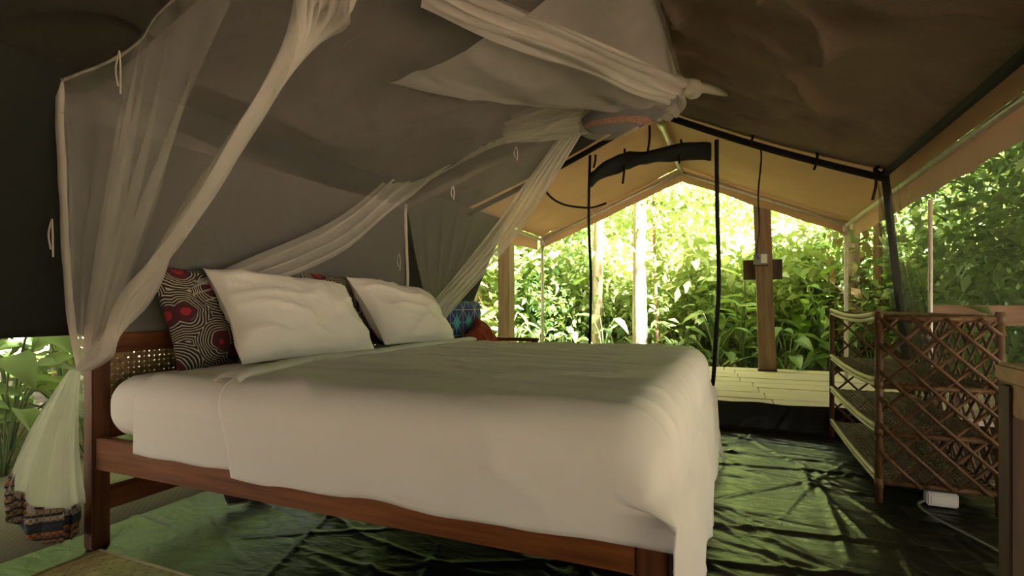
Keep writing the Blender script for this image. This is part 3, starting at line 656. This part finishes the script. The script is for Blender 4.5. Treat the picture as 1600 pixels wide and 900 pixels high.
def ginger_plant(seed, label, group):
    R = random.Random(seed); t_ = thing('ginger_plant', label, 'plant', (0, 0, 0), group)
    for s_ in range(3):
        az0 = R.uniform(0, 6.28); ln = R.uniform(.10, .3); h = R.uniform(.9, 1.35)
        tip = Vector((math.cos(az0) * ln, math.sin(az0) * ln, h)); pts = spline([(math.cos(az0) * .05, math.sin(az0) * .05, 0), (tip.x * .4, tip.y * .4, h * .6), tip], 8)
        MB().tube(pts, .010, 5).build('stem', 'stem_green', t_)
        for k in range(6):
            p_ = pts[3 + k if 3 + k < 9 else 8]; az = az0 + PI * (k % 2) + R.uniform(-.5, .5)
            lf = obj('leaf', R.choice(GL), None, t_); lf.matrix_local = orient(p_, az, R.uniform(.1, .8), R.uniform(-.3, .3), R.uniform(.8, 1.15))
    return t_
def foliage(name, n, pos, size, mat, seed, flat=.5, vflip=0):
    """n small folded leaves as one mesh; pos(rng, n) -> (n,3) points"""
    g_ = np.random.default_rng(seed); C = pos(g_, n); s_ = size * g_.uniform(.6, 1.3, n)[:, None]
    az = g_.uniform(0, 2 * PI, n); pt = g_.normal(-.35, .5, n); d = np.stack([np.cos(az) * np.cos(pt), np.sin(az) * np.cos(pt), np.sin(pt)], 1)
    up = np.array([0, 0, 1.]) + g_.normal(0, flat, (n, 3)); sd = np.cross(d, up); sd /= np.linalg.norm(sd, axis=1)[:, None] + 1e-9; nn = np.cross(sd, d)
    V = np.stack([C, C + d * s_ * .45 + sd * s_ * .24 + nn * s_ * .08, C + d * s_ * 1.0 - nn * s_ * .12, C + d * s_ * .45 - sd * s_ * .24 + nn * s_ * .08, C + d * s_ * .45], 1).reshape(-1, 3)
    b = (np.arange(n) * 5)[:, None]; T = np.concatenate([b + np.array([[0, 4, 1]]), b + np.array([[1, 4, 2]]), b + np.array([[0, 3, 4]]), b + np.array([[3, 2, 4]])], 0)
    me = bpy.data.meshes.new(name); me.vertices.add(len(V)); me.vertices.foreach_set('co', V.ravel()); me.loops.add(T.size); me.polygons.add(len(T))
    me.loops.foreach_set('vertex_index', T.ravel().astype(np.int32)); me.polygons.foreach_set('loop_start', (np.arange(len(T)) * 3).astype(np.int32))
    me.update(calc_edges=True); me.materials.append(MATS[mat]); return me
def clumps(k, R_, H_, zc, spread):
    def pos(g_, n):
        c = g_.normal(0, 1, (k, 3)); c /= np.linalg.norm(c, axis=1)[:, None]; c *= g_.uniform(.4, 1, k)[:, None] ** .5
        c = c * np.array([R_, R_, H_]) + np.array([0, 0, zc]); i = g_.integers(0, k, n)
        return c[i] + g_.normal(0, spread, (n, 3))
    return pos
def shrub(seed, mat, label, n=1500, leaf=.13, R_=.75, H_=.75):
    t_ = thing('shrub', label, 'shrub', (0, 0, 0), 'shrubs in the forest undergrowth'); R = random.Random(seed)
    o_ = obj('foliage', foliage('foliage', n, clumps(26, R_, H_, H_ + .15, .15), leaf, mat, seed), None, t_); o_['kind'] = 'stuff'
    for k in range(4):
        a = R.uniform(0, 6.28); MB().tube(spline([(0, 0, 0), (math.cos(a) * .2, math.sin(a) * .2, H_ * .7), (math.cos(a) * R_ * .6, math.sin(a) * R_ * .6, H_ * 1.5)], 6), [.018 - .002 * i for i in range(7)], 5).build('stem', 'bark_red', t_)
    return t_
def tree(seed, mat, label, hgt, rad, crownR, crownH, cz, n, leaf, bark='bark', vines=0, spread=.32):
    t_ = thing('tree', label, 'tree', (0, 0, 0), 'trees of the forest'); R = random.Random(seed)
    pts = spline([(0, 0, -.2), (R.uniform(-.08, .08), R.uniform(-.08, .08), hgt * .35), (R.uniform(-.2, .2), R.uniform(-.2, .2), hgt * .7), (R.uniform(-.3, .3), 0, hgt)], 20)
    MB().tube(pts, [rad * (1.25 if i == 0 else 1 - .03 * i) for i in range(21)], 10).build('trunk', bark, t_)
    for k in range(4):
        a = R.uniform(0, 6.28); b = pts[12 + k * 2]; MB().tube([b, b + Vector((math.cos(a) * .5, math.sin(a) * .5, .5)) * crownR * .5, b + Vector((math.cos(a), math.sin(a), .7)) * crownR * .8], [rad * .4, rad * .25, rad * .1], 6).build('branch', bark, t_)
    o_ = obj('crown', foliage('crown', n, clumps(40, crownR, crownH, cz, spread), leaf, mat, seed), None, t_); o_['kind'] = 'stuff'
    if vines:
        def pv(g_, m_):
            z = g_.uniform(.2, hgt * .75, m_); a = g_.uniform(0, 6.28, m_); r = rad * 1.1 + g_.exponential(.10, m_); return np.stack([np.cos(a) * r, np.sin(a) * r, z], 1)
        o_ = obj('climbing_leaves', foliage('climbing_leaves', vines, pv, .15, 'leaf_shrub', seed + 5), None, t_); o_['kind'] = 'stuff'
    return t_
def put(proto, used, x, y, sc=1, rz=None, label=None, z=-.12):
    o_ = proto if id(proto) not in used else copy_tree(proto)
    used.add(id(proto)); o_.location = (x, y, z); o_.scale = (sc, sc, sc); o_.rotation_euler = (0, 0, random.uniform(0, 6.28) if rz is None else rz)
    if label: o_['label'] = label
    return o_
used = set(); random.seed(21)
G1 = 'broad leaved plants outside the open side wall'
LP = [broad_plant(13, .78, 1, BL, 'glossy broad leaved plant growing outside the raised side wall', G1), broad_plant(11, .66, 2, BL, 'glossy broad leaved plant growing outside the raised side wall', G1)]
k = 0
for x, y, s_ in ((-4.05, 1.75, 1.0), (-4.15, 2.25, 1.05), (-4.5, 1.55, 1.1), (-4.45, 2.65, 1.0), (-4.75, 2.1, 1.2), (-4.0, 2.75, .9), (-5.1, 1.7, 1.3), (-5.1, 2.6, 1.3), (-4.2, 3.3, 1.0), (-5.4, 3.2, 1.3), (-4.3, 1.15, 1.0), (-5.0, 1.0, 1.3), (-4.8, 3.7, 1.2), (-5.6, 2.1, 1.5)):
    put(LP[k % 2], used, x, y, s_); k += 1
G2 = 'leafy plants bordering the deck'
DP = [broad_plant(12, .75, 11, BL, 'glossy broad leaved plant low beside the deck boards', G2), broad_plant(10, .9, 12, BL, 'glossy broad leaved plant low beside the deck boards', G2)]
GP = [ginger_plant(5, 'tall ginger plant with long bright leaves beyond the deck', 'ginger plants beyond the deck'), ginger_plant(6, 'tall ginger plant with long bright leaves beyond the deck', 'ginger plants beyond the deck')]
for i in range(46):
    x = -5.2 + i * .19 + random.uniform(-.2, .2); y = 7.45 + random.random() * 1.6
    if y < 8.0 and abs(x + 1.31 * y / 8) < .25: continue
    put(DP[i % 2], used, x, y, random.uniform(.8, 1.25))
for i in range(26):
    x = -4.8 + i * .33 + random.uniform(-.2, .2); y = 8.3 + random.random() * 2.0
    if -1.75 < x * 9 / y < -1.3: continue
    put(GP[i % 2], used, x, y, random.uniform(.9, 1.3))
for x, y in ((.75, 8.0), (1.1, 7.9), (1.5, 8.2), (.1, 8.1)): put(GP[0], used, x, y, 1.1)
SH = [shrub(31, 'leaf_shrub', 'mid green small leaved shrub in the forest undergrowth'), shrub(32, 'leaf_light', 'pale yellow green shrub in the forest undergrowth', 1300, .15), shrub(33, 'leaf_dark', 'dark green shrub in the shaded forest undergrowth', 1700, .11)]
for i in range(110):
    y = 9 + 9 * random.random() ** 1.2; x = random.uniform(-.62, .42) * (y + 1)
    if abs(x + 1.5 * y / 9) < .45 and y < 9.6: continue
    j = (i * 7 + i // 3) % 3
    if j == 2 and -.30 < x / y < .13: j = 1  # dark shrubs turn pale in the door view: outdoor brightness put into leaf colour
    put(SH[j], used, x, y, random.uniform(.9, 1.7))
for x, y, s_, j in ((2.6, 5.2, 1.2, 2), (3.2, 6.2, 1.4, 0), (2.5, 6.7, 1.2, 2), (3.6, 7.4, 1.5, 2), (3.0, 8.4, 1.5, 0), (4.3, 8.6, 1.7, 2), (2.2, 8.0, 1.1, 0), (4.4, 6.6, 1.6, 0), (5.4, 9.6, 1.9, 2), (2.9, 4.2, 1.1, 2), (4.2, 5.2, 1.5, 2), (5.5, 7.4, 1.8, 0),
                   (-6.2, 1.2, 1.3, 2), (-6.6, 2.6, 1.5, 2), (-6.4, 4.0, 1.5, 0), (-5.6, 5.0, 1.3, 2), (-7.5, 1.9, 1.6, 2), (-5.2, 6.2, 1.2, 0), (-6.4, 7.4, 1.4, 2)):
    put(SH[j], used, x, y, s_)
TR = [tree(51, 'leaf_shrub', 'slender pale trunked forest tree behind the undergrowth', 6.5, .09, 1.9, 2.2, 4.6, 4200, .20),
      tree(52, 'leaf_light', 'sunlit forest tree with light yellow green crown', 6.0, .08, 2.0, 2.4, 4.0, 3800, .21),
      tree(53, 'leaf_dark', 'dark crowned forest tree with hanging foliage', 6.5, .10, 1.9, 2.6, 4.2, 4600, .18)]
for i in range(44):
    y = 15 + 13 * (i / 44) + random.uniform(-1, 1); x = random.uniform(-.66, .50) * y
    j = (i * 5 + i // 4) % 3
    if .0 < x / y < .17: continue
    if j == 2 and -.28 < x / y < .1: j = 1  # same for trees: paler crowns stand in for glare through the door
    put(TR[j], used, x, y, random.uniform(.85, 1.25))
for x, y, j, s_ in ((4.6, 9.5, 2, .8), (5.6, 11, 0, 1), (3.6, 11.5, 2, .9), (6.0, 8.2, 2, .9), (-6.8, 3.4, 2, .8), (-7.4, 1.0, 2, .9), (-3.6, 10.2, 2, .62), (-4.6, 9.2, 0, .6), (-5.2, 10.8, 1, .8), (2.3, 10.2, 2, .55)):
    put(TR[j], used, x, y, s_)
for x, y, j, s_ in ((-5.4, 1.2, 2, 1.15), (-6.6, 4.6, 2, 1.2), (-5.0, -1.6, 2, 1.2), (-8.2, 2.4, 0, 1.3), (4.4, .8, 2, 1.2), (4.0, -2.0, 2, 1.1)):  # extra trees added to shade both sides of the tent
    put(TR[j], used, x, y, s_)
SHT = tree(70, 'leaf_dark', 'added unseen dense shade tree spreading beside the insect screen wall', 6.0, .12, 2.2, .9, 5.2, 7500, .24)  # tree added out of view to block sun on the screen side
for x, y in ((4.0, -2.4), (4.3, -.2), (4.1, 2.0), (6.2, 3.8), (6.7, 6.0)): put(SHT, used, x, y, 1)
BT = tree(74, 'leaf_dark', 'added unseen tall shade tree rising behind the rear wall of the tent', 7.5, .16, 2.9, 1.0, 6.8, 13000, .26); BT.location = (.4, -1.7, -.1)  # added behind the camera so its crown shades the open side
BT2 = tree(75, 'leaf_dark', 'added unseen shade tree beside the rear corner of the tent', 7.5, .16, 2.6, 1.0, 6.6, 8000, .26); BT2.location = (-2.9, -2.6, -.1)  # second tree added out of view for shade
big = tree(61, 'leaf_light', 'thick pale tree trunk standing just beyond the deck', 7.5, .115, 2.0, 1.6, 6.8, 2500, .2); big.location = (-1.31, 8.0, -.1)
t2 = tree(62, 'leaf_shrub', 'pale slim trunk beside the black door strip', 7.0, .10, 1.8, 1.6, 6.2, 2500, .2); t2.location = (-2.18, 8.8, -.1)
t3 = tree(63, 'leaf_dark', 'vine covered trunk hung with dry leaves behind the shelf', 5.5, .11, 1.2, 1.2, 3.9, 2600, .18, vines=420); t3.location = (1.40, 8.1, -.1)
o_ = obj('dry_leaves', foliage('dry_leaves', 160, lambda g_, n: np.stack([g_.normal(0, .16, n), g_.normal(0, .16, n), g_.uniform(.6, 2.4, n)], 1), .2, 'leaf_dry', 9), None, t3); o_['kind'] = 'stuff'
t4 = tree(64, 'leaf_shrub', 'bare reddish trunk next to the porch corner pole', 5.5, .06, 1.2, 1.1, 4.2, 2000, .18, 'bark_red'); t4.location = (1.66, 8.0, -.1)
t5 = tree(65, 'leaf_dark', 'smooth brown trunk seen through the insect screen', 5.0, .07, 1.4, 1.3, 3.2, 3000, .18, 'bark'); t5.location = (2.75, 6.6, -.1)
t6 = tree(66, 'leaf_shrub', 'thin leafy climber stem beside the thick pale trunk', 4.0, .03, .7, .8, 3.1, 700, .17, 'bark_red', vines=260); t6.location = (-1.05, 8.2, -.1)
ob = thing('garden_bench', 'reddish wooden bench outside the insect screen', 'bench', (1.75, 4.75, -.12))
MB().box((-.45, -.03, .92), (.55, .03, 1.06), .008).build('back_rail', 'table_wood', ob, False)
MB().box((-.45, -.42, .48), (.55, .0, .52), .006).build('seat', 'table_wood', ob, False)
for x in (-.42, .50):
    for y in (-.38, .0): MB().box((x - .025, y - .025, 0), (x + .025, y + .025, 1.0 if y == 0 else .5), .004).build('leg', 'dark_wood', ob, False)

# ------------------------------------------------------------------ labels by the neighbours each plant grows among
for o_ in bpy.data.objects:
    if o_.parent is None and o_.get('group') in (G2, 'ginger plants beyond the deck'):
        x = o_.location.x * 7.5 / o_.location.y
        o_['label'] = ('tall ginger plant with long bright leaves ' if 'ginger' in o_['label'] else 'glossy low broad leaved plant ') + ('beyond the bench and sunlit post' if x < -2.4 else 'between the sunlit post and thick pale trunk' if x < -1.2 else 'between the thick pale trunk and lamp post' if x < .3 else 'between the lamp post and rattan shelf')
    if o_.parent is None and o_.get('category') in ('shrub', 'tree') and o_.get('group'):
        x, y = o_.location.x, o_.location.y; l_ = o_['label']
        if o_['category'] == 'shrub':
            kind_ = 'mid green small leaved' if l_.startswith('mid') else 'pale yellow green' if l_.startswith('pale') else 'dark green'
            o_['label'] = kind_ + ' shrub ' + ('outside the insect screen wall' if x > 2 and y < 9.7 else 'behind the plants at the open side wall' if x < -5 and y < 8 else 'directly behind the ginger plants' if y < 11 else 'farther back among the tree trunks')
        elif l_.startswith(('slender', 'sunlit', 'dark crowned')):
            o_['label'] = l_.split(' behind')[0] + (' outside the insect screen wall' if x > 2.2 and y < 12 else ' beside the open side wall' if x < -4.9 and y < 8 else ' rising just behind the shrubs' if y < 17 else ' in the far forest backdrop')
